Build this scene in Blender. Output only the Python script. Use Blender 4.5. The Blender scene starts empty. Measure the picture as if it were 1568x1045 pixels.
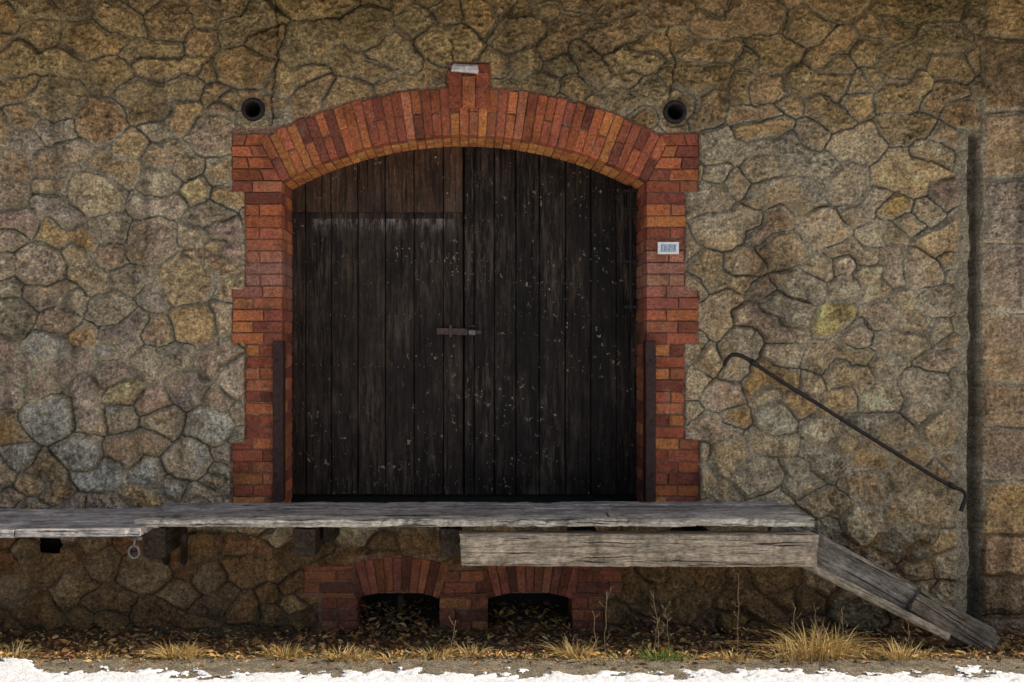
import bpy, math, random
import numpy as np
from mathutils import Vector, noise as mnoise
random.seed(7); rng=np.random.default_rng(11)
scene=bpy.context.scene
D=8.0; EYE=2.154; CX=-0.365
def PX(px,y=0): return CX+(px-711)/200*(D+y)/D
def PZ(py,y=0): return EYE+(522-py)/200*(D+y)/D
def P(px,py,y=0): return Vector((PX(px,y),y,PZ(py,y)))
# ---------------------------------------------------------------- node helpers
class N:
    def __init__(s,name,rough=0.9,spec=0.25,metal=0.0):
        s.m=bpy.data.materials.new(name); s.m.use_nodes=True
        s.t=s.m.node_tree; s.b=s.t.nodes['Principled BSDF']
        s.b.inputs['Roughness'].default_value=rough
        s.b.inputs['Specular IOR Level'].default_value=spec
        s.b.inputs['Metallic'].default_value=metal
        s.tc=s.t.nodes.new('ShaderNodeTexCoord')
    def new(s,t): return s.t.nodes.new(t)
    def link(s,a,b): s.t.links.new(a,b)
    def inp(s,sock,v):
        if v is None: return
        if isinstance(v,bpy.types.NodeSocket): s.link(v,sock)
        elif isinstance(v,(tuple,list)) and len(v)==3 and sock.type=='RGBA': sock.default_value=(*v,1)
        else: sock.default_value=v
    def attr(s,name,vec=False):
        a=s.new('ShaderNodeAttribute'); a.attribute_name=name
        return a.outputs['Vector' if vec else 'Color']
    def scale(s,vec,sc):
        m=s.new('ShaderNodeMapping'); s.link(vec,m.inputs['Vector']); m.inputs['Scale'].default_value=sc
        return m.outputs[0]
    def noise(s,vec,sc,det=4,rough=0.6,dist=0):
        n=s.new('ShaderNodeTexNoise'); s.link(vec,n.inputs['Vector'])
        n.inputs['Scale'].default_value=sc; n.inputs['Detail'].default_value=min(det,4)
        n.inputs['Roughness'].default_value=rough; n.inputs['Distortion'].default_value=dist
        return n.outputs['Fac']
    def vor(s,vec,sc,feat='F1',out='Distance'):
        n=s.new('ShaderNodeTexVoronoi'); s.link(vec,n.inputs['Vector']); n.feature=feat
        n.inputs['Scale'].default_value=sc; return n.outputs[out]
    def ramp(s,f,stops):
        r=s.new('ShaderNodeValToRGB'); s.link(f,r.inputs[0]); e=r.color_ramp.elements
        while len(e)<len(stops): e.new(0.5)
        for i,(p,c) in enumerate(stops):
            e[i].position=p
            e[i].color=(c,c,c,1) if isinstance(c,(int,float)) else (*c,1)
        return r.outputs[0]
    def mix(s,a,b,f,mode='MIX'):
        m=s.new('ShaderNodeMix'); m.data_type='RGBA'; m.blend_type=mode; m.clamp_factor=True
        s.inp(m.inputs[0],f); s.inp(m.inputs[6],a); s.inp(m.inputs[7],b); return m.outputs[2]
    def math(s,op,a,b=0.0,c=None):
        m=s.new('ShaderNodeMath'); m.operation=op; s.inp(m.inputs[0],a); s.inp(m.inputs[1],b)
        if c is not None: s.inp(m.inputs[2],c)
        return m.outputs[0]
    def bump(s,h,dist,prev=None,strength=1.0):
        b=s.new('ShaderNodeBump'); s.link(h,b.inputs['Height']); b.inputs['Distance'].default_value=dist
        b.inputs['Strength'].default_value=strength
        if prev is not None: s.link(prev,b.inputs['Normal'])
        return b.outputs[0]
    def out(s,col=None,nor=None,rough=None):
        s.inp(s.b.inputs['Base Color'],col)
        if nor is not None: s.link(nor,s.b.inputs['Normal'])
        if rough is not None: s.inp(s.b.inputs['Roughness'],rough)
        return s.m
# ---------------------------------------------------------------- materials
def m_stone():
    n=N('stone_masonry',0.92,0.2); o=n.tc.outputs['Object']; c=n.attr('Col')
    a=n.noise(o,55,4,0.82); c=n.mix(c,n.ramp(a,[(0.34,0.30),(0.5,1.08),(0.66,2.1)]),0.85,'MULTIPLY')
    sp=n.noise(o,150,2,0.6); c=n.mix(c,(0.80,0.69,0.50),n.ramp(sp,[(0.62,0.0),(0.69,0.6)]))
    b=n.bump(a,0.038)
    return n.out(c,b)
def m_brick():
    n=N('brick',0.85,0.25); o=n.tc.outputs['Object']; c=n.attr('Col')
    a=n.noise(o,50,4,0.8); c=n.mix(c,n.ramp(a,[(0.32,0.38),(0.5,1.1),(0.68,1.75)]),0.9,'MULTIPLY')
    s1=n.noise(o,7,4,0.8); c=n.mix(c,(0.42,0.31,0.25),n.ramp(s1,[(0.59,0.0),(0.72,0.5)]))
    s2=n.noise(o,4,4,0.75); c=n.mix(c,n.ramp(s2,[(0.36,0.5),(0.52,1.0)]),0.8,'MULTIPLY')
    sd=n.noise(o,95,2,0.7); c=n.mix(c,(0.04,0.02,0.015),n.ramp(sd,[(0.3,0.8),(0.40,0.0)]))
    b=n.bump(a,0.018)
    return n.out(c,b)
def m_wood(name,c1,c2,c3,rough=0.85,flecks=False,bump=0.006,crk=(0.34,0.40)):
    n=N(name,rough,0.2); g=n.attr('gco',True); o=n.tc.outputs['Object']
    a=n.noise(n.scale(g,(2.2,34,34)),1.0,4,0.8,0.6)
    c=n.ramp(a,[(0.28,c1),(0.5,c2),(0.72,c3)])
    c=n.mix(c,n.attr('Col'),1.0,'MULTIPLY')
    big=n.noise(o,5,4,0.75); c=n.mix(c,n.ramp(big,[(0.3,0.40),(0.7,1.5)]),0.85,'MULTIPLY')
    sp=n.noise(n.scale(g,(25,90,90)),1.0,3,0.7); c=n.mix(c,n.ramp(sp,[(0.3,0.4),(0.7,1.6)]),0.8,'MULTIPLY')
    k=n.noise(n.scale(g,(1.6,60,60)),1.0,3,0.65,0.5)
    kr=n.ramp(k,[(crk[0],1.0),(crk[1],0.0)])
    c=n.mix(c,(c1[0]*0.15,c1[1]*0.15,c1[2]*0.15),kr)
    if flecks:
        f=n.noise(n.scale(o,(1,1,0.8)),30,3,0.65); z=n.noise(o,3.0,3,0.6)
        m=n.math('MULTIPLY',n.ramp(f,[(0.640,0.0),(0.672,1.0)]),n.ramp(z,[(0.48,0.08),(0.60,1.0)]))
        c=n.mix(c,(0.34,0.29,0.18),m)
        f2=n.noise(n.scale(o,(1,1,0.10)),34,4,0.8); z2=n.noise(n.scale(o,(1,1,0.6)),2.0,4,0.6)
        m2=n.math('MULTIPLY',n.ramp(f2,[(0.46,0.0),(0.68,1.0)]),n.ramp(z2,[(0.42,0.08),(0.60,0.9)]))
        c=n.mix(c,(0.12,0.085,0.058),m2)
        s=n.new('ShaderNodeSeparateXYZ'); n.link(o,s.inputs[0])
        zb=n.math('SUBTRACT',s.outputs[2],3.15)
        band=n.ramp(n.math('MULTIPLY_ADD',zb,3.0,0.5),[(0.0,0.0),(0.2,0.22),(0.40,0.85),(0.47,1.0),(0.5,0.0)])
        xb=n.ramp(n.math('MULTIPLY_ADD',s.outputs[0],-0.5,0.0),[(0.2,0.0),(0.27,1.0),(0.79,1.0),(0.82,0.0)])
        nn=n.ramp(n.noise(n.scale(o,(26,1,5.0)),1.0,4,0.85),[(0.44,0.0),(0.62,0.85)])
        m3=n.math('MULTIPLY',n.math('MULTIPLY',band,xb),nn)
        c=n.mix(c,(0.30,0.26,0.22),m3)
    h=n.math('SUBTRACT',a,n.math('MULTIPLY',kr,0.6))
    b=n.bump(h,bump)
    return n.out(c,b)
def m_metal(name,c1,c2,rough=0.65,metal=0.3):
    n=N(name,rough,0.4,metal); o=n.tc.outputs['Object']; a=n.noise(o,26,4,0.7)
    c=n.ramp(a,[(0.35,c1),(0.65,c2)]); b=n.bump(n.noise(o,90,4),0.003)
    return n.out(c,b)
def m_attr(name,rough=0.8,spec=0.2):
    n=N(name,rough,spec); return n.out(n.attr('Col'))
def m_ground():
    n=N('soil',0.95,0.1); o=n.tc.outputs['Object']
    a=n.noise(o,40,4,0.85)
    c=n.ramp(a,[(0.33,(0.035,0.025,0.015)),(0.5,(0.13,0.095,0.056)),(0.66,(0.30,0.23,0.14))])
    return n.out(c,n.bump(a,0.03))
def m_road():
    n=N('gritty_asphalt',0.9,0.2); o=n.tc.outputs['Object']
    c=n.ramp(n.noise(o,9,4,0.75),[(0.3,(0.10,0.085,0.062)),(0.5,(0.21,0.18,0.13)),(0.7,(0.34,0.285,0.20))])
    a=n.noise(o,110,3,0.8); c=n.mix(c,n.ramp(a,[(0.37,0.15),(0.5,1.0),(0.63,2.2)]),0.9,'MULTIPLY')
    return n.out(c,n.bump(a,0.02))
def m_snow():
    n=N('snow',0.6,0.3); o=n.tc.outputs['Object']
    c=n.ramp(n.noise(o,22,4,0.7),[(0.3,(0.66,0.67,0.70)),(0.6,(0.85,0.86,0.88))])
    c=n.mix(c,(0.20,0.17,0.12),n.ramp(n.noise(o,70,4,0.8),[(0.63,0.0),(0.69,0.8)]))
    return n.out(c,n.bump(n.noise(o,60,3),0.012))
def m_wallfar():
    n=N('stone_masonry_far',0.92,0.2); o=n.tc.outputs['Object']
    v=n.vor(n.scale(o,(2.6,2.6,3.4)),1.0,'F1','Color'); e=n.vor(n.scale(o,(2.6,2.6,3.4)),1.0,'DISTANCE_TO_EDGE','Distance')
    h=n.new('ShaderNodeSeparateColor'); n.link(v,h.inputs[0])
    c=n.ramp(h.outputs[0],[(0.0,(0.2,0.16,0.1)),(0.5,(0.33,0.27,0.17)),(1.0,(0.42,0.33,0.2))])
    c=n.mix(c,(0.12,0.1,0.07),n.ramp(e,[(0.02,1.0),(0.06,0.0)]))
    c=n.mix(c,n.ramp(n.noise(o,40,4,0.7),[(0.3,0.5),(0.7,1.4)]),0.8,'MULTIPLY')
    return n.out(c,n.bump(n.noise(o,40,4,0.7),0.02))
def m_plain(name,col,rough=0.7,var=0.3,sc=30):
    n=N(name,rough,0.3); o=n.tc.outputs['Object']
    k=lambda f: tuple(x*f for x in col)
    return n.out(n.ramp(n.noise(o,sc,4),[(0.3,k(1-var)),(0.7,k(1+var))]),n.bump(n.noise(o,sc*3,3),0.002))
MS=m_stone(); MBR=m_brick()
MWG=m_wood('weathered_grey_wood',(0.13,0.115,0.095),(0.36,0.33,0.285),(0.58,0.54,0.47),bump=0.012,crk=(0.36,0.41))
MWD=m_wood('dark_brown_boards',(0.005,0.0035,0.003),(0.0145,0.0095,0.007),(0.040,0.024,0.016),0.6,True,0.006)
MWB=m_wood('old_brown_timber',(0.03,0.022,0.015),(0.08,0.06,0.045),(0.16,0.12,0.09))
MIR=m_metal('rusty_iron',(0.015,0.009,0.008),(0.065,0.028,0.02))
MDK=m_metal('dark_iron',(0.012,0.010,0.009),(0.04,0.03,0.025))
MLEAF=m_attr('dry_leaf'); MGR=m_attr('dry_grass_blade')
# ---------------------------------------------------------------- mesh builder
def empty(name):
    e=bpy.data.objects.new(name,None); scene.collection.objects.link(e); return e
class MB:
    def __init__(s): s.v=[]; s.f=[]; s.c=[]; s.g=[]; s.sm=[]
    def add(s,vs,fs,col=(1,1,1),g=None,smooth=False):
        k=len(s.v); s.v+= [tuple(v) for v in vs]; s.f+=[tuple(i+k for i in f) for f in fs]
        s.c+=[(*col,1)]*len(vs); s.g+= g if g else [tuple(v) for v in vs]; s.sm+=[smooth]*len(fs)
    def prism(s,poly,y0,y1,bev=0.005,col=(1,1,1),jit=0.0):
        if jit: poly=[(x+random.uniform(-jit,jit),z+random.uniform(-jit,jit)) for x,z in poly]
        n=len(poly); cx=sum(p[0] for p in poly)/n; cz=sum(p[1] for p in poly)/n
        ins=[]
        for x,z in poly:
            dx=(x-cx); dz=(z-cz)
            ins.append((x-math.copysign(min(bev,abs(dx)*0.4),dx),z-math.copysign(min(bev,abs(dz)*0.4),dz)))
        vs=[(x,y1,z) for x,z in poly]+[(x,y0+bev,z) for x,z in poly]+[(x,y0+(random.uniform(0,.004) if jit else 0),z) for x,z in ins]
        fs=[tuple(range(2*n,3*n)),tuple(reversed(range(n)))]
        for i in range(n):
            j=(i+1)%n
            fs.append((i,j,n+j,n+i)); fs.append((n+i,n+j,2*n+j,2*n+i))
        s.add(vs,fs,col)
    def rect(s,x0,x1,z0,z1,y0,y1,bev=0.005,col=(1,1,1),jit=0.0):
        s.prism([(x0,z0),(x1,z0),(x1,z1),(x0,z1)],y0,y1,bev,col,jit)
    def beam(s,p0,p1,up,w,h,col=(1,1,1),amp=0.004,step=0.05,bev=0.008,wear=0.0,freq=4.0,taper=None):
        p0=Vector(p0);p1=Vector(p1);d=(p1-p0);L=d.length;d.normalize()
        up=Vector(up); side=d.cross(up).normalized(); up=side.cross(d).normalized()
        n=max(2,int(L/step)+1); off=Vector((random.uniform(0,50),random.uniform(0,50),random.uniform(0,50)))
        def line(a,b):
            k=max(1,int((Vector(b)-Vector(a)).length/0.035)); return [tuple(Vector(a).lerp(Vector(b),i/k)) for i in range(k)]
        a,b=w/2,h/2; q=min(bev,a*0.6,b*0.6)
        cs=[(a-q,-b,0),(a,-b+q,0),(a,b-q,0),(a-q,b,0),(-a+q,b,0),(-a,b-q,0),(-a,-b+q,0),(-a+q,-b,0)]
        sec=[]
        for i in range(8): sec+=line(cs[i],cs[(i+1)%8])
        m=len(sec); vs=[];gs=[];fs=[]
        for i in range(n):
            t=i/(n-1); u=t*L
            for (x,y,_) in sec:
                q1=Vector((u*freq*0.35,x*9,y*9))+off
                nv=mnoise.noise_vector(q1)*amp+mnoise.noise_vector(Vector((u*freq*3,x*30,y*30))+off)*amp*0.5
                xx=x+nv.x; yy=y+nv.y
                if wear and (abs(x)>a*0.75):
                    e=max(0,mnoise.noise(Vector((u*7,0,0.3 if x>0 else 7))+off)+mnoise.noise(Vector((u*25,y*20,0.3 if x>0 else 7))+off)*.8-.05)*wear
                    xx-=math.copysign(e,x)
                    if y>0: yy-=e*.5
                uu=u+(nv.z*2 if 0<i<n-1 else mnoise.noise(Vector((x*40,y*40,i))+off)*amp*3)
                vs.append(p0+d*uu+side*xx+up*yy); gs.append((u+off.x,x+off.y,y+off.z))
        for i in range(n-1):
            for j in range(m):
                k=(j+1)%m; fs.append((i*m+j,i*m+k,(i+1)*m+k,(i+1)*m+j))
        fs.append(tuple(reversed(range(m)))); fs.append(tuple((n-1)*m+j for j in range(m)))
        s.add(vs,fs,col,gs,False)
    def tube(s,pts,r,seg=10,col=(1,1,1),cap=True):
        pts=[Vector(p) for p in pts]; vs=[];fs=[]
        ref=Vector((0,1,0))
        for i,p in enumerate(pts):
            t=(pts[min(i+1,len(pts)-1)]-pts[max(i-1,0)]).normalized()
            rf=ref if abs(t.dot(ref))<0.95 else Vector((1,0,0))
            a=t.cross(rf).normalized(); b=t.cross(a).normalized()
            for j in range(seg):
                th=2*math.pi*j/seg; vs.append(p+a*math.cos(th)*r+b*math.sin(th)*r)
        for i in range(len(pts)-1):
            for j in range(seg):
                k=(j+1)%seg; fs.append((i*seg+j,i*seg+k,(i+1)*seg+k,(i+1)*seg+j))
        if cap: fs.append(tuple(range(seg))); fs.append(tuple((len(pts)-1)*seg+j for j in reversed(range(seg))))
        s.add(vs,fs,col,None,True)
    def build(s,name,mat,parent=None):
        me=bpy.data.meshes.new(name); me.from_pydata(s.v,[],s.f)
        c=me.attributes.new('Col','FLOAT_COLOR','POINT'); c.data.foreach_set('color',np.array(s.c,dtype=np.float32).ravel())
        g=me.attributes.new('gco','FLOAT_VECTOR','POINT'); g.data.foreach_set('vector',np.array(s.g,dtype=np.float32).ravel())
        me.polygons.foreach_set('use_smooth',s.sm); me.materials.append(mat); me.validate(); me.update()
        o=bpy.data.objects.new(name,me); scene.collection.objects.link(o)
        if parent: o.parent=parent
        import bmesh
        bm=bmesh.new(); bm.from_mesh(me); bmesh.ops.recalc_face_normals(bm,faces=bm.faces); bm.to_mesh(me); bm.free()
        return o
def grid_mesh(name,X,Y,Z,mat,keep=None,col=None,parent=None,smooth=True):
    r,c=X.shape; n=r*c
    me=bpy.data.meshes.new(name); co=np.stack([X,Y,Z],-1).reshape(-1,3).astype(np.float32)
    idx=np.arange(n).reshape(r,c)
    q=np.stack([idx[:-1,:-1],idx[:-1,1:],idx[1:,1:],idx[1:,:-1]],-1).reshape(-1,4)
    if keep is not None:
        k=(keep[:-1,:-1]&keep[:-1,1:]&keep[1:,1:]&keep[1:,:-1]).ravel(); q=q[k]
    me.vertices.add(n); me.vertices.foreach_set('co',co.ravel())
    me.loops.add(q.size); me.loops.foreach_set('vertex_index',q.ravel().astype(np.int32))
    me.polygons.add(len(q)); me.polygons.foreach_set('loop_start',(np.arange(len(q))*4).astype(np.int32))
    me.polygons.foreach_set('use_smooth',np.full(len(q),smooth))
    me.update(calc_edges=True)
    if col is not None:
        a=me.attributes.new('Col','FLOAT_COLOR','POINT')
        a.data.foreach_set('color',np.concatenate([col.reshape(-1,3),np.ones((n,1))],1).astype(np.float32).ravel())
    me.materials.append(mat)
    o=bpy.data.objects.new(name,me); scene.collection.objects.link(o)
    if parent: o.parent=parent
    return o
def vnoise(u,v,f,seed):
    r=np.random.default_rng(seed).random((256,256)); x=u*f+1000.3; y=v*f+1000.7
    xi=np.floor(x).astype(int); yi=np.floor(y).astype(int); a=x-xi; b=y-yi
    a=a*a*(3-2*a); b=b*b*(3-2*b)
    g=lambda i,j: r[(xi+i)&255,(yi+j)&255]
    return (g(0,0)*(1-a)+g(1,0)*a)*(1-b)+(g(0,1)*(1-a)+g(1,1)*a)*b
def fbm(u,v,f,o,seed,gain=0.5):
    s=0;am=1;t=0
    for i in range(o):
        ca,sa=math.cos(i*0.9+.4),math.sin(i*0.9+.4)
        s=s+am*vnoise(u*ca-v*sa,u*sa+v*ca,f*2.03**i,seed+i*17); t+=am; am*=gain
    return s/t*2-1
def sst(x,a,b):
    t=np.clip((x-a)/(b-a),0,1); return t*t*(3-2*t)
# ---------------------------------------------------------------- building
bld=empty('stone_warehouse')
RI=2.935; RO=3.295; AC=(CX,0.794); HA=math.asin(1.395/RI)
JL=CX-1.395; JR=CX+1.395
ZP=0.93
dx=0.008
xs=np.arange(-5.5,5.5,dx); zs=np.arange(-0.16,5.2,dx)
U,V=np.meshgrid(xs,zs)
px=711+(U-CX)*200; py=522-(V-EYE)*200
def n2(f,o,seed,g=0.5): return fbm(U,V,f,o,seed,g)
sites=[];rad=[]
fixed=[(1270,487,.2),(295,297,.12),(195,598,.17),(1378,320,.15),(70,640,.3),(325,650,.24),(1190,640,.22),(1330,750,.26),(95,570,.18),(1160,730,.28),(1230,620,.2),(1350,480,.15),(1355,560,.15),(1260,350,.28),(1200,380,.24),(180,640,.12),(290,700,.26)]
for a,b,r in fixed: sites.append((PX(a),PZ(b)*1.25)); rad.append(r)
NF=len(fixed)
for i in range(24000):
    x=random.uniform(-5.8,5.8); z=random.uniform(-.5,5.5)*1.25
    r=0.085+0.255*random.random()**1.3
    if x>PX(1497): r*=1.2
    A=np.array(sites); R_=np.array(rad)
    d=np.hypot(A[:,0]-x,A[:,1]-z)
    if np.all(d>(R_+r)*0.62): sites.append((x,z)); rad.append(r)
S=np.array(sites); W=(np.array(rad)*0.62)**2; ns=len(S)
grp=np.arange(ns); cnt=np.ones(ns,int)
rm=random.Random(3)
for i in rm.sample(range(NF,ns),int(ns*.5)):
    if cnt[grp[i]]>1: continue
    d=np.hypot((S[:,0]-S[i,0])*.75,S[:,1]-S[i,1]); d[grp==grp[i]]=9; d[:NF]=9; j=int(d.argmin())
    if cnt[grp[j]]<=2 and d[j]<.36: cnt[grp[j]]+=1; grp[i]=grp[j]
wu=U+0.045*n2(4,2,1)+0.020*n2(12,3,2,.6); wv=(V+0.038*n2(4,2,3)+0.018*n2(12,3,4,.6))*1.25
E=np.zeros_like(U); ID=np.zeros(U.shape,int); B=36
for i in range(0,U.shape[0],B):
    for j in range(0,U.shape[1],B):
        a=wu[i:i+B,j:j+B]; b=wv[i:i+B,j:j+B]
        d=(S[:,0]-a.mean())**2+(S[:,1]-b.mean())**2-W
        c=np.argpartition(d,22)[:22]; s=S[c]; w=W[c]; g_=grp[c]
        dd=(a[...,None]-s[:,0])**2+(b[...,None]-s[:,1])**2-w
        k=dd.argmin(-1); best=np.take_along_axis(dd,k[...,None],-1)
        sep=np.hypot(s[:,0][None,:]-s[:,0][:,None],s[:,1][None,:]-s[:,1][:,None]); np.fill_diagonal(sep,1)
        e=(dd-best)/(2*sep[k]); e=np.where(g_[k][...,None]==g_,9,e)
        E[i:i+B,j:j+B]=e.min(-1); ID[i:i+B,j:j+B]=g_[k]
rs=np.random.default_rng(5)
rows=[-400,-10,60,172,272,376,478,585,655,735,820,880,940,1100]
S=list(map(tuple,S)); base=ns
wx=(wu-U)*110; wy=(wv/1.25-V)*130
for k in range(len(rows)-1):
    for c_,(xa,xb) in enumerate(((1500,1612 if k%2 else 1655),(1612 if k%2 else 1655,1800))):
        mk=(px+wx>xa)&(px+wx<=xb)&(py+wy>rows[k])&(py+wy<=rows[k+1])
        e=np.minimum(np.minimum(px+wx-xa,xb-px-wx),np.minimum(py+wy-rows[k],rows[k+1]-py-wy))/200
        E=np.where(mk,e,E); ID=np.where(mk,len(S),ID); S.append(((xa+xb)/2/200-711/200+CX,(EYE+(522-(rows[k]+rows[k+1])/2)/200)*1.25))
S=np.array(S); ns=len(S)
hst=rs.random(ns); tx=rs.normal(0,1,ns); tz=rs.normal(0,1,ns); rgh=rs.random(ns); tx[base:]*=.2; tz[base:]*=.2
m=0.002+0.006*np.clip(n2(3,3,8)+.5,0,1.2)
fr=m+0.008+0.026*np.clip(n2(5,3,9)+.45,0,1)
stone=sst(E,fr*0.75,fr+0.011)
gm=sst(n2(3.5,4,10,.6),-.45,.25)
groove=(1-sst(E,m*0.5,m+0.004))
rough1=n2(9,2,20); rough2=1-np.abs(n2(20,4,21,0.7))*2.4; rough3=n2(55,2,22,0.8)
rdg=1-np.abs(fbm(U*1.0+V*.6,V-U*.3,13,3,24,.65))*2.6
sx=U-S[ID,0]; sz=V-S[ID,1]/1.25
H=stone*(0.004+0.026*hst[ID]+np.clip(sx*tx[ID]+sz*tz[ID],-.3,.3)*0.085)+stone*(rough1*0.018+rough2*0.016*(0.5+rgh[ID])+rdg*.013*rgh[ID])+rough3*(0.005+0.006*stone)
H=np.clip(H,-.01,.06)
H+=(1-stone)*(0.006*n2(14,3,23)+0.003)
H-=groove*(0.021*gm+0.004)
top=sst(py,260,60)+.6*sst(px,1150,1400)*sst(py,420,200)
ribbon=np.clip(top,0,1)*(1-sst(E,0.010,0.020))*sst(n2(1.5,2,12),-.4,.3); H+=ribbon*0.018
crk=np.zeros_like(U)
for (a,b,y0,y1,sd) in [(425,418,-60,200,31),(1028,1035,40,185,32),(690,688,60,100,33)]:
    t=np.clip((py-y0)/(y1-y0),0,1); xl=a+(b-a)*t+14*fbm(V,V*0,4,4,sd,0.7)
    crk=np.maximum(crk,np.exp(-((px-xl)/1.4)**2)*((py>y0)&(py<y1)))
H-=crk*0.02
pal=np.array([(.36,.28,.165),(.40,.31,.18),(.33,.27,.18),(.38,.31,.20),(.42,.30,.15),(.33,.25,.17),(.38,.28,.16),(.31,.27,.19),(.43,.35,.22),(.37,.27,.18),(.34,.29,.19)])*(1.48,1.41,1.36)
cst=pal[rs.integers(0,len(pal),ns)]*rs.uniform(.85,1.15,(ns,1))
spx=711+(S[:,0]-CX)*200; spy=522-(S[:,1]/1.25-EYE)*200
for i in range(ns):
    q=rs.random()
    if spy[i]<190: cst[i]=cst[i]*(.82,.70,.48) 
    if spx[i]<420 and spy[i]>150 and q<.4: cst[i]=cst[i]*(.94,.90,1.02)
    if spx[i]>1490: cst[i]=cst[i]*(.92,.84,.92)
    if spy[i]>500 and spx[i]<375:
        cst[i]=cst[i]*(1.0,.97,1.0) if q<.7 else np.array((.60,.55,.44))
    if spy[i]>815 and spx[i]<1250: cst[i]=cst[i]*(.50,.38,.27)  # warm brown below the deck, with the deck's shade put into the colour
    if q>.94: cst[i]=(.56,.34,.13)
for k,cc in {0:(.76,.54,.17),1:(.76,.55,.22),2:(.72,.57,.28),3:(.64,.42,.15),4:(.58,.54,.45),5:(.66,.61,.48),6:(.56,.50,.34),13:(.56,.42,.26),8:(.50,.36,.26)}.items(): cst[k]=cc
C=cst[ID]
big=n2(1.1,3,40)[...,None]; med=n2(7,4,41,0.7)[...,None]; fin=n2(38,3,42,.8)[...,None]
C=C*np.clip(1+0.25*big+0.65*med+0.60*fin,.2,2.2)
cav=np.clip((rough2*.6+rdg*.4*rgh[ID]+rough3*.7),-1.2,1.2)[...,None]   # relief shade put into the colour, plus dirt: hollows darker, high points paler
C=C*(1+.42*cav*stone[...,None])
pat=sst(n2(2.2,4,43,.65),.05,.38)[...,None]*0.5; C=C*(1-pat)+np.array((.58,.35,.13))*pat*(1+.5*fin+.3*med)
mort=np.array((.58,.48,.32))*(1+0.40*med+0.5*fin+.15*big)
mort=np.where((py>815)[...,None],mort*(.52,.40,.30),mort); tp=sst(py,230,60)[...,None]; mort=mort*(1-tp*np.array((.28,.36,.50)))  # mortar below deck height also carries the deck's shade in its colour
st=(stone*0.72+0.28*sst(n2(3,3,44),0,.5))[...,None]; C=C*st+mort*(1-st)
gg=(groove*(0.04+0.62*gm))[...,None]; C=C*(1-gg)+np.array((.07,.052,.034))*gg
# water streaks and grime running down the face
stk=sst(fbm(U*1.0,V*.12,6,4,46,.65),.02,.45)*sst(n2(.8,3,47),-.3,.3); C=C*(1-.38*stk[...,None])
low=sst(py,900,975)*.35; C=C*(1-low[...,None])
C=C*(1-.7*crk[...,None])
olive=(sst(n2(3,4,45,.6),.0,.5)*sst(py,200,20)*.45)[...,None]; C=C*(1-olive)+np.array((.17,.14,.04))*olive  # olive-brown patches, denser towards the top
rr=np.hypot(U-AC[0],V-AC[1]); ang=np.arctan2(U-AC[0],V-AC[1])
ring=(rr>RI-0.02)&(rr<RO+0.02)&(np.abs(ang)<HA+.01)
def R(a,b,c,d,g=2): return (px>a-g)&(px<b+g)&(py>c-g)&(py<d+g)
bkn=ring|R(377,440,197,776)|R(357,432,197,291)|R(357,432,445,521)|R(354,432,681,776)|R(985,1047,204,770)|R(985,1068,204,290)|R(985,1068,446,524)|R(985,1070,676,768)|R(685,748,98,140)
bkn|=R(466,950,867,910)|R(490,925,905,985)|R(545,675,852,880)|R(745,885,852,880)
H=np.where(bkn,-0.002+0.005*n2(40,2,50),H)
# stones next to the brickwork are dressed back so they do not ride over it
mb=np.array((.33,.195,.13))*(1+.4*med+.4*fin); C=np.where(bkn[...,None],mb,C)
wob=6*n2(2.5,4,60,.65); strip=sst(px,1463+wob-3,1463+wob+4)*sst(px,1501+wob*.3+1,1501+wob*.3-2)*sst(py,192,200)
H=H*(1-.85*strip)+.85*strip*(.005*n2(16,3,63,.6)-.006); C=C*(1-.8*strip[...,None])+.8*strip[...,None]*np.array((.36,.31,.215))*(1+.6*med+.5*fin)
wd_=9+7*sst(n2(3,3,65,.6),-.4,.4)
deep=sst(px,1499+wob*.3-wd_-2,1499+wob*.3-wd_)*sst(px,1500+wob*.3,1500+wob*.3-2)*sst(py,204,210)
H=H*(1-deep)+deep*(-0.085+.012*n2(12,3,66)); C=C*(1-.55*deep[...,None])  # the groove's own shadow is put into the colour here
pil=sst(px,1499,1502); H+=pil*0.02
for (a,b,r) in [(388,168,17),(1033,172,17)]:
    q=np.hypot(px-a,py-b); H=np.where(q<r+7,np.minimum(H,0.002),H)
C=np.clip(C,0.012,.85)
hole=(rr<RI+0.02)&(np.abs(U-CX)<1.395+.02)&(V>ZP-.06)&(V<4)
for (a,hw,R0) in [(609,61,191),(811,63,196)]:
    hole|=(np.abs(px-a)<hw+3)&(py>909)&(np.hypot(px-a,py-(905+R0))<R0+3)
for (a,b,r) in [(388,168,14),(1033,172,14)]: hole|=np.hypot(px-a,py-b)<r
hole|=R(62,94,824,844,0)
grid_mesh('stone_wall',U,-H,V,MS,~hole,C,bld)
fw=MB(); 
for (a,b) in [(-22,-5.49),(5.48,22)]: fw.rect(a,b,-.2,5.2,-0.01,.5)
fw.rect(-22,22,-.2,5.2,9.5,10); fw.rect(-22,-21.5,-.2,5.2,.5,9.5); fw.rect(21.5,22,-.2,5.2,.5,9.5)
fw.build('outer_wall',m_wallfar(),bld)
rf=MB(); EE=-1.32; EZ=4.98  # unseen eave, its overhang sized to shade the wall and its top
def slab(y0,z0,y1,z1,t):
    vs=[(-22.5,y0,z0),(22.5,y0,z0),(22.5,y1,z1),(-22.5,y1,z1)]; vs+=[(a,b,c+t) for a,b,c in vs]
    rf.add(vs,[(0,1,2,3),(4,7,6,5),(0,4,5,1),(1,5,6,2),(2,6,7,3),(3,7,4,0)])
slab(EE,EZ,5,7.6,.10); slab(11.4,EZ,5,7.6,.10)
rf.build('roof',m_plain('roof_boards',(.10,.07,.05)),bld)
ra=MB(); sl=(7.6-EZ)/(5-EE)
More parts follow.
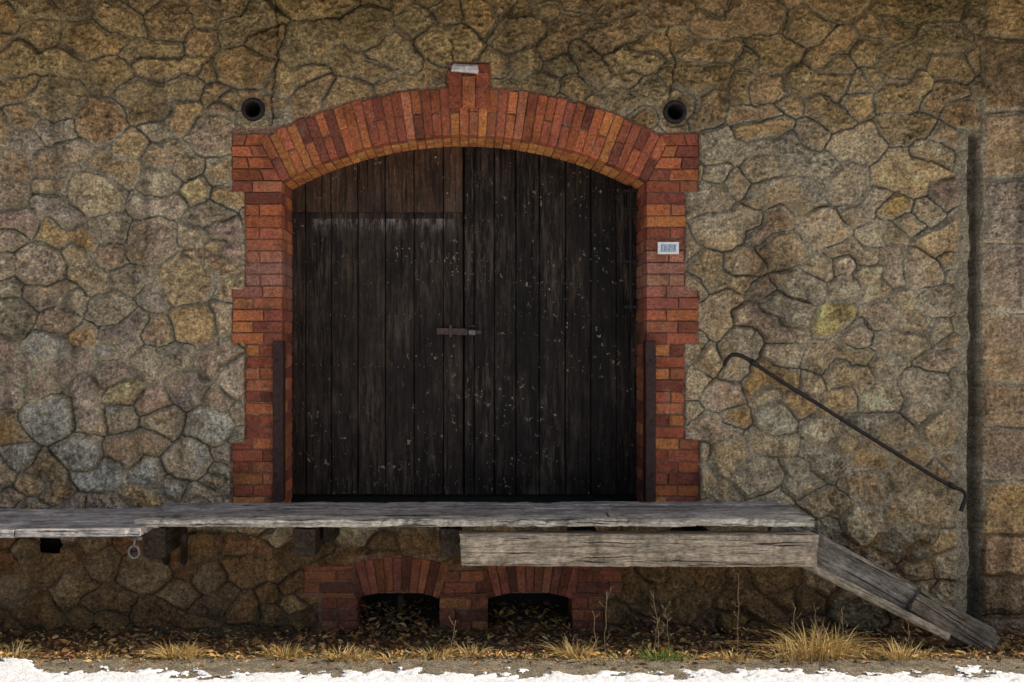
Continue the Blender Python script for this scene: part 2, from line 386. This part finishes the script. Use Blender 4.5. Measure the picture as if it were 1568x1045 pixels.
for i in range(-22,23): ra.beam((i*.98,EE+.06,EZ-.04),(i*.98,.6,EZ-.04+(.54-EE)*sl),(0,0,1),.12,.14,amp=.002,step=.5)
ra.build('rafters',MWB,bld)
it=MB()
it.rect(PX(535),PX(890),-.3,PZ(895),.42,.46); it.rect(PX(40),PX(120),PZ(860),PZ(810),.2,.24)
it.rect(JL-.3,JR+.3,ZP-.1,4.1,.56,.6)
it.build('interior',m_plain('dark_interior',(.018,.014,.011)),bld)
# ---------------------------------------------------------------- brickwork
pb=[(.52,.15,.06),(.56,.175,.065),(.42,.115,.055),(.60,.22,.07),(.28,.085,.05),(.52,.18,.085),(.46,.13,.065),(.36,.10,.06)]
def bc(z=None):
    c=np.array(random.choice(pb))*random.uniform(.68,1.16)
    if z is not None:
        c=c*.92
        q=522-(z-EYE)*200
        w=math.exp(-((q-425)/38)**2)*.5; c=c*(1-w)+np.array((.31,.20,.18))*w
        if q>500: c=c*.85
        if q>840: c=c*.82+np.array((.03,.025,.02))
    return tuple(c)
bk=MB(); g=.006
NB=43; dth=2*HA/NB
def pol(r,t): return (AC[0]+r*math.sin(t),AC[1]+r*math.cos(t))
for i in range(NB):
    t0=-HA+i*dth+.0011+random.uniform(-.0007,.0007); t1=t0+dth-.0024; c=bc(); pj=random.uniform(-.006,.006)
    segs=[(RI,RO)] if i%2 else [(RI,(RI+RO)/2-.005),((RI+RO)/2+.005,RO)]
    for a,b in segs:
        a+=random.uniform(-.004,.004); b+=random.uniform(-.010,.008)
        bk.prism([pol(a,t0),pol(a,t1),pol(b,t1),pol(b,t0)],-.018+pj,.12,.005,c if len(segs)==1 else bc(),.002)
    for y0,y1 in ((.13,.24),(.25,.36),(.37,.47)) if i%2 else ((.13,.30),(.31,.47)):
        c2=np.array(random.choice([(.72,.30,.085),(.66,.25,.075),(.78,.36,.11),(.58,.20,.07)]))*random.uniform(.8,1.1)  # orange soffit bricks, with the bounced-light glow put into their colour
        bk.prism([pol(RI+random.uniform(-.003,.003),t0),pol(RI,t1),pol(RO-.02,t1),pol(RO-.02,t0)],y0,y1,.003,tuple(c2))
for i in range(60):
    t0=-HA+i*2*HA/60; t1=t0+2*HA/60
    bk.prism([pol(RI+.010,t0),pol(RI+.010,t1),pol(RO-.01,t1),pol(RO-.01,t0)],.0,.465,.0005,(.36,.20,.12))
for k in range(3):
    a=687+k*21; bk.rect(PX(a),PX(a+19.5),PZ(166),PZ(112 if k!=1 else 118),-.036,.05,.006,tuple(np.array(bc())*.85),.002)
bk.rect(PX(684),PX(700),PZ(128),PZ(110),-.047,.02,.006,bc(),.002); bk.rect(PX(728),PX(750),PZ(125),PZ(99),-.03,.02,.006,bc(),.002)
def xin(z,side):
    sz=AC[1]+RI*math.cos(HA); ez=AC[1]+RO*math.cos(HA)
    if z<=sz: return 1.395
    if z<=ez: return 1.395+(z-sz)*math.tan(HA)+.006
    v=RO**2-(z-AC[1])**2
    return (math.sqrt(v) if v>0 else 0)+.012
ch=.0895; z=ZP-.05; i=0
ztop=PZ(199)
while z<ztop-.03:
    z1=min(z+ch-.010,ztop); zm=(z+z1)/2; q=522-(zm-EYE)*200
    for side in (-1,1):
        long=(q<290) or (445<q<522) or (q>678)
        ow=(1.67 if side<0 else 1.68)+((.10 if side<0 else .105) if long else 0)+random.uniform(-.008,.008)
        a0,a1=xin(z,side),xin(z1,side)
        span=ow-a0
        def q4(u0,u1,v0,v1,y0,y1,col,b=.005):
            xs_=[CX+side*u0,CX+side*v0,CX+side*v1,CX+side*u1]
            poly=[(xs_[0],z),(xs_[1],z),(xs_[2],z1),(xs_[3],z1)]
            if side<0: poly=[poly[1],poly[0],poly[3],poly[2]]
            bk.prism(poly,y0,y1,b,col,.0025)
        pj=-.018+random.uniform(-.006,.006)
        if span>.2:
            sp=(.62 if i%2 else .38)+random.uniform(-.03,.03)
            mid=a0+(ow-a0)*sp; mid1=a1+(ow-a1)*sp
            if span<.3 and i%2==0 and not long:
                q4(a0,a1,ow,ow,pj,.12,bc(z))
            else:
                q4(a0,a1,mid-.005,mid1-.005,pj,.12,bc(z)); q4(mid+.005,mid1+.005,ow,ow,pj+random.uniform(-.004,.004),.12,bc(z))
        elif span>.02: q4(a0,a1,ow,ow,pj,.12,bc(z))
        if z1<AC[1]+RI*math.cos(HA)+.01:
            for y0,y1 in (((.13,.47),) if i%2 else ((.13,.24),(.25,.47))):
                q4(1.395+random.uniform(-.002,.002),1.395,1.6,1.6,y0,y1,bc(z),.003)
    z+=ch; i+=1
for s_ in (-1,1):
    x0,x1=sorted((CX+s_*1.403,CX+s_*1.64)); bk.rect(x0,x1,ZP-.1,PZ(280),.0,.468,.0005,(.30,.18,.12))
for (a,hw,R0) in [(609,61,191),(811,63,196)]:
    cx=PX(a); cz=PZ(905+R0); r0=R0/200; r1=r0+.275; ha=math.asin(hw/R0)+.01; nb=11
    for k in range(nb):
        t0=-ha+2*ha*k/nb+.003; t1=-ha+2*ha*(k+1)/nb-.003
        f=lambda r,t:(cx+r*math.sin(t),cz+r*math.cos(t))
        c=tuple(np.array(bc(.5))*(1.25 if k%3 else .7)); rt=r1+random.uniform(-.02,.005)
        bk.prism([f(r0,t0),f(r0,t1),f(rt,t1),f(rt,t0)],-.016+random.uniform(-.004,.004),.3,.006,c,.003)
def bwall(x0,x1,za,zb,ph,depth=.12,y0=-.016):
    z=za;i=ph
    while z<zb-.02:
        z1=min(z+ch-.011,zb); w=.25
        xx=x0-(w/2 if i%2 else 0)
        while xx<x1-.01:
            u0=max(xx,x0); u1=min(xx+w-.010,x1)
            if x1-u1<.05: u1=x1
            if u1-u0>.03: bk.rect(u0,u1,z,z1,y0+random.uniform(-.004,.004),depth,.006,bc(z),.003)
            if u1==x1: break
            xx+=w
        z+=ch;i+=1
bwall(PX(493),PX(547),PZ(985),PZ(908),0,.35); bwall(PX(673),PX(747),PZ(985),PZ(908),1,.35); bwall(PX(876),PX(924),PZ(985),PZ(908),0,.35)
bwall(PX(466),PX(541),PZ(907),PZ(866),1); bwall(PX(680),PX(741),PZ(907),PZ(868),0); bwall(PX(884),PX(951),PZ(907),PZ(866),0)
bk.build('brick_surround',MBR,bld)
ks=MB(); ks.beam(P(693,104,-.03),P(730,106,-.03),(0,0,1),.07,.055,(1,1,1),amp=.016,step=.01,bev=.015)
ks.build('keystone_cap',m_plain('pale_stone',(.6,.55,.5),.9,.4,40),bld)
for (a,b) in [(388,168),(1033,172)]:
    vt=MB(); c=P(a,b); seg=40; prof=[(.058,.25),(.058,-.03),(.068,-.042),(.084,-.036),(.090,-.018),(.090,.03)]
    vs=[];fs=[]
    for k in range(seg):
        th=2*math.pi*k/seg
        for r,y in prof: vs.append((c.x+r*math.cos(th),y,c.z+r*math.sin(th)))
    n=len(prof)
    for k in range(seg):
        for j in range(n-1): fs.append((k*n+j,((k+1)%seg)*n+j,((k+1)%seg)*n+j+1,k*n+j+1))
    fs.append(tuple(k*n for k in range(seg)))
    vt.add(vs,fs,smooth=True); vt.build('vent_pipe',MDK,bld)
# ---------------------------------------------------------------- door
door=empty('wooden_double_door'); door.parent=bld
DY=.48
def topz(x):
    v=(RO-.1)**2-(x-AC[0])**2; return AC[1]+math.sqrt(v)
dl=MB()
edges=[440,468,507,548,590,634,679,709]; redges=[711,726,757,790,826,866,905,944,986]
for E_,off,kk in ((edges,0,1.0),(redges,.004,.75)):
    for a,b in zip(E_[:-1],E_[1:]):
        x0,x1=PX(a,DY)+.003,PX(b,DY)-.003; k=random.uniform(.65,1.5)*kk
        dl.beam(((x0+x1)/2,DY+.02+off+random.uniform(-.004,.004),ZP-.02),((x0+x1)/2,DY+.02+off,min(topz(x0),topz(x1))),(0,1,0),x1-x0,.035,(k,k*.95,k*.9),amp=.002,step=.06,bev=.005)
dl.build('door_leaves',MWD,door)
du=MB()
for a,b in zip(edges[:-1],edges[1:]):
    x0,x1=PX(a,DY)+.003,PX(b,DY)-.003; k=random.uniform(2.6,4.4)
    du.beam(((x0+x1)/2,DY-.012,PZ(325,DY)),((x0+x1)/2,DY-.012,min(topz(x0),topz(x1))-.1),(0,1,0),x1-x0-.002,.02,(k,k*.82,k*.62),amp=.002,step=.06,bev=.004)
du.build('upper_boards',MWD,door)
nl=MB()
for yy in (398,432,482,560,735):
    for a in list(range(452,700,13))+list(range(722,975,13)):
        if random.random()<.7:
            c=P(a+random.uniform(-3,3),yy+random.uniform(-3,3),DY-.004); r=random.uniform(.004,.007)
            vs=[c+Vector((0,-.005,0))]+[c+Vector((r*math.cos(k*math.pi/3),0,r*math.sin(k*math.pi/3))) for k in range(6)]
            nl.add(vs,[(0,1+k,1+(k+1)%6) for k in range(6)])
nl.build('nails',m_plain('nail_heads',(.15,.13,.10)),door)
ht=MB()
ht.beam(P(669,507,DY-.02),P(716,508,DY-.02),(0,0,1),.012,.055,amp=.001,bev=.003)
ht.beam(P(716,508,DY-.035),P(737,509,DY-.035),(0,0,1),.02,.03,amp=.001,bev=.003)
ht.beam(P(690,498,DY-.03),P(690,516,DY-.03),(0,1,0),.02,.02,amp=.001,bev=.003)
ht.tube([P(718,503,DY-.03),P(718,499,DY-.05),P(726,499,DY-.05),P(726,503,DY-.03)],.005)
ht.build('hasp',m_metal('hasp_iron',(.05,.03,.025),(.12,.08,.07)),door)
pk=MB(); pk.beam(P(718,509,DY-.06),P(728,509,DY-.06),(0,0,1),.025,.045,amp=.0005,bev=.008)
pk.build('padlock',m_metal('padlock_steel',(.12,.11,.10),(.28,.26,.24),.5,.6),door)
rd=MB(); rd.tube([P(966,y,.40) for y in range(285,481,12)],.012)
for y in (292,320,400,470): rd.beam(P(955,y,.4),P(978,y,.4),(0,0,1),.02,.025,amp=.001,bev=.003)
rd.build('bolt_rod',MDK,door)
# ---------------------------------------------------------------- corner guards
for side in (-1,1):
    gd=MB(); xc=CX+side*1.392; z0,z1=ZP,PZ(522)
    def bx(x0,x1,y0,y1):
        x0,x1=sorted((x0,x1)); gd.rect(x0,x1,z0,z1,y0,y1,.003)
    bx(xc-side*.008,xc+side*.068,-.036,-.026); bx(xc-side*.010,xc,-.026,.075)
    for zz in (z0+.2,z1-.15,(z0+z1)/2):
        gd.tube([(xc+side*.035,-.034,zz),(xc+side*.035,-.042,zz)],.011,8)
    gd.build('iron_corner_guard',MIR)
# ---------------------------------------------------------------- house number plate
sg=empty('number_sign')
a=MB(); a.rect(PX(1006),PX(1038),PZ(389.5),PZ(371),-.040,-.018,.002); a.build('plate',m_plain('white_enamel',(.8,.8,.78),.4,.1),sg)
a=MB(); a.rect(PX(1010.5),PX(1033.5),PZ(386),PZ(375),-.043,-.0395,.001); a.build('panel',m_plain('blue_enamel',(.26,.36,.46),.4,.2),sg)
a=MB()
def stroke(x0,y0,x1,y1): 
    a.rect(PX(min(x0,x1)-.5),PX(max(x0,x1)+.5),PZ(max(y0,y1)+.5),PZ(min(y0,y1)-.5),-.0455,-.0425,.0003)
stroke(1014,377,1014,384); 
for x in (1018,1025): 
    stroke(x,377,x+4,377);stroke(x,380.5,x+4,380.5);stroke(x,384,x+4,384);stroke(x+4,377,x+4,380.5);stroke(x,380.5,x,384)
a.build('digits',m_plain('white_paint',(.75,.76,.76),.4,.05),sg)
# ---------------------------------------------------------------- loading platform
lp=empty('loading_platform')
dk=MB()
XL=-2.60; XR=2.05
w=.79/5
for k in range(5):
    yc=-.005-w*(k+.5)
    cuts=[XL+random.uniform(-.05,.03),XR+random.uniform(-.04,.02)]
    if k in (1,3): cuts.insert(1,random.uniform(-.8,.8))
    th=.062 if k<4 else .052
    for c0,c1 in zip(cuts[:-1],cuts[1:]):
        t=random.uniform(.75,1.15) if k<4 else 1.35
        dk.beam((c0+.004,yc,ZP-th/2-.002+random.uniform(-.010,.002)),(c1-.004,yc,ZP-th/2-.002+random.uniform(-.006,.002)),(0,0,1),w-.014,th,(t,t*.99,t*(1.02 if k<4 else .93)),amp=.006 if k<4 else .011,step=.02,bev=.006,wear=.015 if k<4 else .05,freq=6)
for k in range(3):
    yc=-.01-.31*(k+.5); t=random.uniform(1.0,1.3); e=[-2.46,-2.52,-2.56][k]
    c0=random.uniform(-.12,.12)-3.5
    dk.beam((-6.1,yc,.848),(c0,yc,.848),(0,0,1),.295,.055,(t,t,t*1.06),amp=.004,step=.025,bev=.006,wear=.02)
    t=random.uniform(1.0,1.3)
    dk.beam((c0+.008,yc,.852),(e,yc,.858),(0,0,1),.295,.055,(t,t,t*1.06),amp=.004,step=.025,bev=.006,wear=.02)
dk.build('deck_boards',MWG,lp)
bm_=MB()
bm_.beam(P(706,839,-.735),P(1246,840,-.735),(0,0,1),.15,.222,(.98,.86,.71),amp=.010,step=.02,bev=.008,freq=3,wear=.02)
bm_.build('front_beam',MWG,lp)
jn=MB()
for a in (235,465,497,690):
    x=PX(a,-.6); h=.20 if a!=497 else .14
    jn.beam((x,.02,ZP-.10-h/2-.01),(x,-.58 if a!=497 else -.35,ZP-.10-h/2-.01),(0,0,1),.16 if a!=497 else .08,h,(.7,.65,.6),amp=.006,step=.04)
for a in (-5.3,-4.2,.5,1.3): jn.beam((a,.02,ZP-.22),(a,-.62,ZP-.22),(0,0,1),.16,.2,(.7,.65,.6),amp=.006,step=.04)
for a in (255,282): jn.beam(P(a,822,-.5),P(a,860,-.02),(0,1,0),.04,.05,(.6,.55,.5))
jn.build('joists',MWB,lp)
rg=MB(); c=P(205,845,-.85)
rg.tube([c+Vector((.036*math.cos(t*math.pi/10),0,.042*math.sin(t*math.pi/10))) for t in range(21)],.008,8,cap=False)
rg.tube([c+Vector((0,0,.04)),c+Vector((.01,.0,.10))],.008)
rg.beam(c+Vector((-.01,.02,.09)),c+Vector((.05,.02,.09)),(0,0,1),.02,.03,amp=.001); rg.build('iron_ring',m_metal('ring_iron',(.10,.10,.10),(.22,.21,.2)),lp)
rp=empty('wooden_ramp')
a=MB(); a.beam(P(1238,834,-.70),P(1512,984,-.66),(0,.0,1),.07,.215,(.52,.50,.47),amp=.006,step=.02,wear=.01)
a.beam(P(1398,916,-.73),P(1519,990,-.70),(0,0,1),.08,.17,(.44,.40,.35),amp=.007,step=.02)
a.beam(Vector((1.95,-.18,.80)),Vector((3.25,-.18,.05)),(0,0,1),.07,.2,(.5,.5,.48),amp=.006,step=.04)
a.build('stringer',MWG,rp)
a=MB(); a.beam(P(1212,853,-.77),P(1452,974,-.73),(0,0,1),.05,.062,(.9,.83,.70),amp=.005,step=.02); a.build('side_board',MWG,rp)
# ---------------------------------------------------------------- handrail
hr=MB(); ctrl=[(1109,560),(1113,551),(1122,543),(1136,545),(1152,554),(1168,565),(1200,586),(1250,617),(1300,649),(1350,680),(1400,711),(1440,735),(1462,746),(1474,751),(1479,760),(1475,772),(1471,783)]
pts=[P(x,y,-.10) for x,y in ctrl]; sm=[]
for i in range(len(pts)-1):
    p0=pts[max(i-1,0)];p1=pts[i];p2=pts[i+1];p3=pts[min(i+2,len(pts)-1)]
    for k in range(6):
        t=k/6; sm.append(.5*((2*p1)+(p2-p0)*t+(2*p0-5*p1+4*p2-p3)*t*t+(3*p1-p0-3*p2+p3)*t**3))
sm.append(pts[-1]); hr.tube(sm,.0155,10)
for x,y in ((1152,554),(1455,742)):
    hr.tube([P(x,y,-.10),P(x,y+4,.03)],.011,8); hr.tube([P(x-3,y-2,-.10),P(x+8,y+5,-.10)],.021,10)
hr.build('handrail',MDK)
# ---------------------------------------------------------------- ground
def axis(fine0,fine1,step,out0,out1,n=14):
    l=fine0-(np.geomspace(.3,fine0-out0,n))[::-1]; r=fine1+np.geomspace(.3,out1-fine1,n)
    return np.concatenate([l,np.arange(fine0,fine1,step),r])
gx=axis(-6,6,.022,-90,90); gy=axis(-1.4,.7,.018,-90,90)
X,Y=np.meshgrid(gx,gy)
near=((np.abs(X)<6.5)&(Y<1)&(Y>-1.6))
Zg=-.012+(-.065)*sst(Y,-.72,0.0)+near*sst(Y,-1.1,-.7)*(.018*fbm(X,Y,6,4,70)+.012*fbm(X,Y,25,3,71))+near*.03*np.exp(-((Y+.68)/.12)**2)*(fbm(X,Y,3,3,72)+.4)
Zg=np.where(Y<-.95,np.minimum(Zg,-.012),Zg); Zg+=.06*sst(Y,-.15,-.0)*sst(fbm(X,Y*0,1.7,2,73),-.2,.6)*(np.abs(X)<6)
grid_mesh('ground',X,Y,Zg,m_ground())
ry=np.concatenate([np.geomspace(1.45,14,20)[::-1]*-1,np.arange(-1.43,-.80,.015)]); X,Y=np.meshgrid(gx,ry)
wv_=.06*fbm(X,X*0,2.5,4,74)
Zr=.004+.003*fbm(X,Y,30,3,75)*(Y>-1.43)-.05*sst(Y,-.93+wv_,-.82+wv_)
grid_mesh('road',X,Y,Zr,m_road())
sy=np.concatenate([np.geomspace(1.9,14,60)[::-1]*-1,np.arange(-1.88,-.84,.010)]); sxx=axis(-4.6,4.6,.012,-40,40,30); X,Y=np.meshgrid(sxx,sy)
pxx=711+(X-CX)*200*8/(8+Y)
a=fbm(X,Y*1.3,3.0,4,80,.6)*.6+fbm(X,Y*1.3,14,4,81,.65)*.7
lim=-1.27+.27*sst(pxx,75,40)+.08*sst(pxx,330,200)*sst(pxx,80,130)+.02*sst(pxx,700,1400)
hs=(lim-Y)*5.0+a*1.6; hs=np.where(Y<-1.7,np.maximum(hs,.4+a*.8),hs)
hs2=np.clip(hs,-.3,1)
grid_mesh('snow',X,Y,.004+.020*np.sqrt(np.clip(hs2,0,1))+.004*fbm(X,Y,20,3,83)*(hs>0.1)-.01*(hs<.02),m_snow(),hs>-.08)
# ---------------------------------------------------------------- leaves, grass, weeds
def gz(x,y): return -.012-.065*min(1,max(0,(y+.72)/.72))**1.5
lf=MB(); lp_=[(.22,.09,.03),(.32,.15,.04),(.14,.06,.025),(.38,.22,.08),(.09,.045,.025),(.27,.17,.09),(.42,.26,.09),(.45,.33,.16)]
def leaf(x,y,z,s):
    a=random.uniform(0,6.28); t=random.uniform(-.9,.9); t2=random.uniform(-.7,.7)
    u=Vector((math.cos(a),math.sin(a),t*.6)).normalized()*s; v=Vector((-math.sin(a),math.cos(a),t2)).normalized()*s*.38
    w=Vector((0,0,1))*s*random.uniform(-.3,.45); c=Vector((x,y,z))
    vs=[c-u,c-u*.2+v+w,c+u*.5+v*.8+w,c+u,c+u*.5-v*.8+w*.6,c-u*.2-v+w*.6,c+w*.1]
    k=random.uniform(.7,1.3); cc=random.choice(lp_)
    lf.add(vs,[(0,6,1),(1,6,2),(2,6,3),(3,6,4),(4,6,5),(5,6,0)],tuple(q*k for q in cc))
for i in range(9500):
    x=random.uniform(-4.8,4.8); 
    y=random.gauss(-.82,.16) if random.random()<.62 else random.uniform(-.75,.0)
    if y>-.02 or y<-1.35: continue
    leaf(x,y,max(gz(x,y),-.07)+random.uniform(.0,.05)*(1 if y>-.95 else .4),random.uniform(.010,.034))
for a in (609,811):
    for i in range(330):
        x=PX(a)+random.uniform(-.3,.3); y=random.uniform(-.15,.38); leaf(x,y,-.07+random.uniform(0,.05)+max(0,y)*.22+.02,random.uniform(.015,.04))
lf.build('leaf_litter',MLEAF)
def blade(mb,b,h,dirv,bend,w,col,n=5):
    vs=[];fs=[]; sd=Vector((-dirv.y,dirv.x,0)).normalized() if dirv.length>0 else Vector((1,0,0))
    if random.random()<.6: sd=Vector((1,0,0))
    for i in range(n+1):
        t=i/n; c=b+Vector((0,0,1))*h*(t-bend*.45*t*t)+dirv*h*bend*t*t
        ww=w*(1-t)**.6+.0004; vs+=[c-sd*ww,c+sd*ww]
    for i in range(n): fs.append((2*i,2*i+1,2*i+3,2*i+2))
    mb.add(vs,fs,col,None,True)
dry=[(.60,.40,.12),(.68,.50,.20),(.50,.32,.10),(.72,.56,.27),(.38,.24,.08)]; grn=[(.13,.22,.03),(.18,.27,.05),(.28,.30,.07),(.10,.15,.025)]
def tuft(mb,px_,y,n,h,spread,pal_):
    x=PX(px_,y)
    for i in range(n):
        a=random.uniform(0,6.28); r=spread*math.sqrt(random.random())
        b=Vector((x+r*math.cos(a),y+r*.5*math.sin(a),gz(x,y)-.005)); dv=Vector((math.cos(a)+random.uniform(-.5,.5),math.sin(a)*.7,0))
        k=random.uniform(.75,1.2); blade(mb,b,h*random.uniform(.3,1.2),dv,random.uniform(.2,1.5),random.uniform(.0015,.0036),tuple(c*k for c in random.choice(pal_)))
gr=MB()
T=[(270,.14,.12,220),(290,.12,.09,110),(435,.12,.13,190),(525,.13,.12,160),(545,.11,.1,90),(665,.11,.12,150),(720,.14,.08,110),(880,.16,.12,200),(905,.09,.1,80),(945,.08,.1,60),(1115,.10,.1,90),(1130,.09,.1,80),(1240,.32,.12,180),(1275,.28,.11,160),(1210,.20,.12,110),(1290,.20,.1,90),(1380,.16,.11,180),(1400,.10,.1,80),(20,.12,.12,120),(150,.07,.12,70),(350,.06,.1,60),(600,.08,.1,80),(790,.07,.14,70),(1060,.08,.12,80),(1330,.08,.1,60),(1480,.07,.12,60)]
for a,h,s,n in T: tuft(gr,a,-.91+random.uniform(-.05,.04),n,h,s,dry)
for i in range(320): tuft(gr,random.uniform(-20,1590),-.86+random.uniform(-.12,.16),8,random.uniform(.025,.065),.06,dry if random.random()<.8 else grn)
gr.build('dry_grass',MGR)
gg_=MB(); tuft(gg_,1012,-.93,190,.11,.13,grn); tuft(gg_,1035,-.92,90,.08,.1,grn+dry[:1]); tuft(gg_,560,-.90,30,.09,.05,grn); tuft(gg_,200,-.90,25,.05,.06,grn)
gg_.build('green_grass',MGR)
wd=MB()
def weed(px_,py_top,y,col=(.30,.21,.12),dens=.5):
    x=PX(px_,y); z1=PZ(py_top,y); b=Vector((x,y,-.02)); top=Vector((x+random.uniform(-.06,.06),y,z1)); L=(top-b).length
    pts=[b.lerp(top,t/8)+Vector((random.uniform(-.008,.008),0,0)) for t in range(9)]
    wd.tube(pts,.0018,5,col)
    for k in range(3,9):
        for s in (-1,1):
            if random.random()>dens: continue
            q=pts[k].lerp(pts[k-1],random.random()); e=q+Vector((s*random.uniform(.015,.05),random.uniform(-.03,.03),random.uniform(.02,.07))); wd.tube([q,q.lerp(e,.5)+Vector((s*.004,0,-.004)),e],.001,4,col)
            for j in range(random.randint(1,3)):
                c=q.lerp(e,random.uniform(.4,1)); d=random.uniform(.003,.008); t=random.uniform(-d,d)
                wd.add([c+Vector((-d,0,t)),c+Vector((0,t,-d*.5)),c+Vector((d,0,-t)),c+Vector((0,0,d*.6))],[(0,1,2,3)],tuple(v*random.uniform(.7,1.5) for v in col))
for a,b,dn in ((1010,905,.7),(1024,930,.6),(1000,945,.5),(915,935,.3),(926,905,.2),(1128,878,.12),(1253,925,.3),(1290,932,.4),(1215,930,.3),(690,950,.3),(1390,955,.4)): weed(a,b,-.86+random.uniform(-.05,.03),dens=dn)
wd.build('dried_weeds',MGR)
sk=MB(); sk.beam(P(612,985,.2),P(613,912,.2),(0,1,0),.05,.02,(.8,.7,.6)); sk.beam(P(585,920,.25),P(640,980,.25),(0,1,0),.015,.015,(.8,.7,.6)); sk.build('window_slat',MWB,bld)
# ---------------------------------------------------------------- light
el=math.radians(42); sy_=-((-EE-.82)/EZ)*math.sin(el); sxv=math.sqrt(math.cos(el)**2-sy_**2); sd=Vector((sxv,sy_,math.sin(el)))
sun=bpy.data.lights.new('sun','SUN'); sun.energy=5.0; sun.angle=math.radians(.5); sun.color=(1,.90,.75)
so=bpy.data.objects.new('sun',sun); so.rotation_euler=sd.to_track_quat('Z','Y').to_euler(); scene.collection.objects.link(so)
w=bpy.data.worlds.new('World'); scene.world=w; w.use_nodes=True; nt=w.node_tree
sk=nt.nodes.new('ShaderNodeTexSky'); sk.sky_type='NISHITA'; sk.sun_disc=False; sk.sun_elevation=el; sk.sun_rotation=math.atan2(sd.x,sd.y); sk.altitude=300; sk.dust_density=4.0; sk.air_density=1.0
bg=nt.nodes['Background']; nt.links.new(sk.outputs[0],bg.inputs[0]); bg.inputs[1].default_value=.15
cam=bpy.data.cameras.new('camera'); co=bpy.data.objects.new('camera',cam); scene.collection.objects.link(co)
co.location=(CX,-D,EYE); co.rotation_euler=(math.pi/2,0,0); cam.sensor_width=36; cam.lens=36*D/7.84; cam.shift_x=.365/7.84; cam.clip_end=500
scene.camera=co
scene.view_settings.view_transform='Standard'; scene.view_settings.look='None'; scene.view_settings.exposure=0
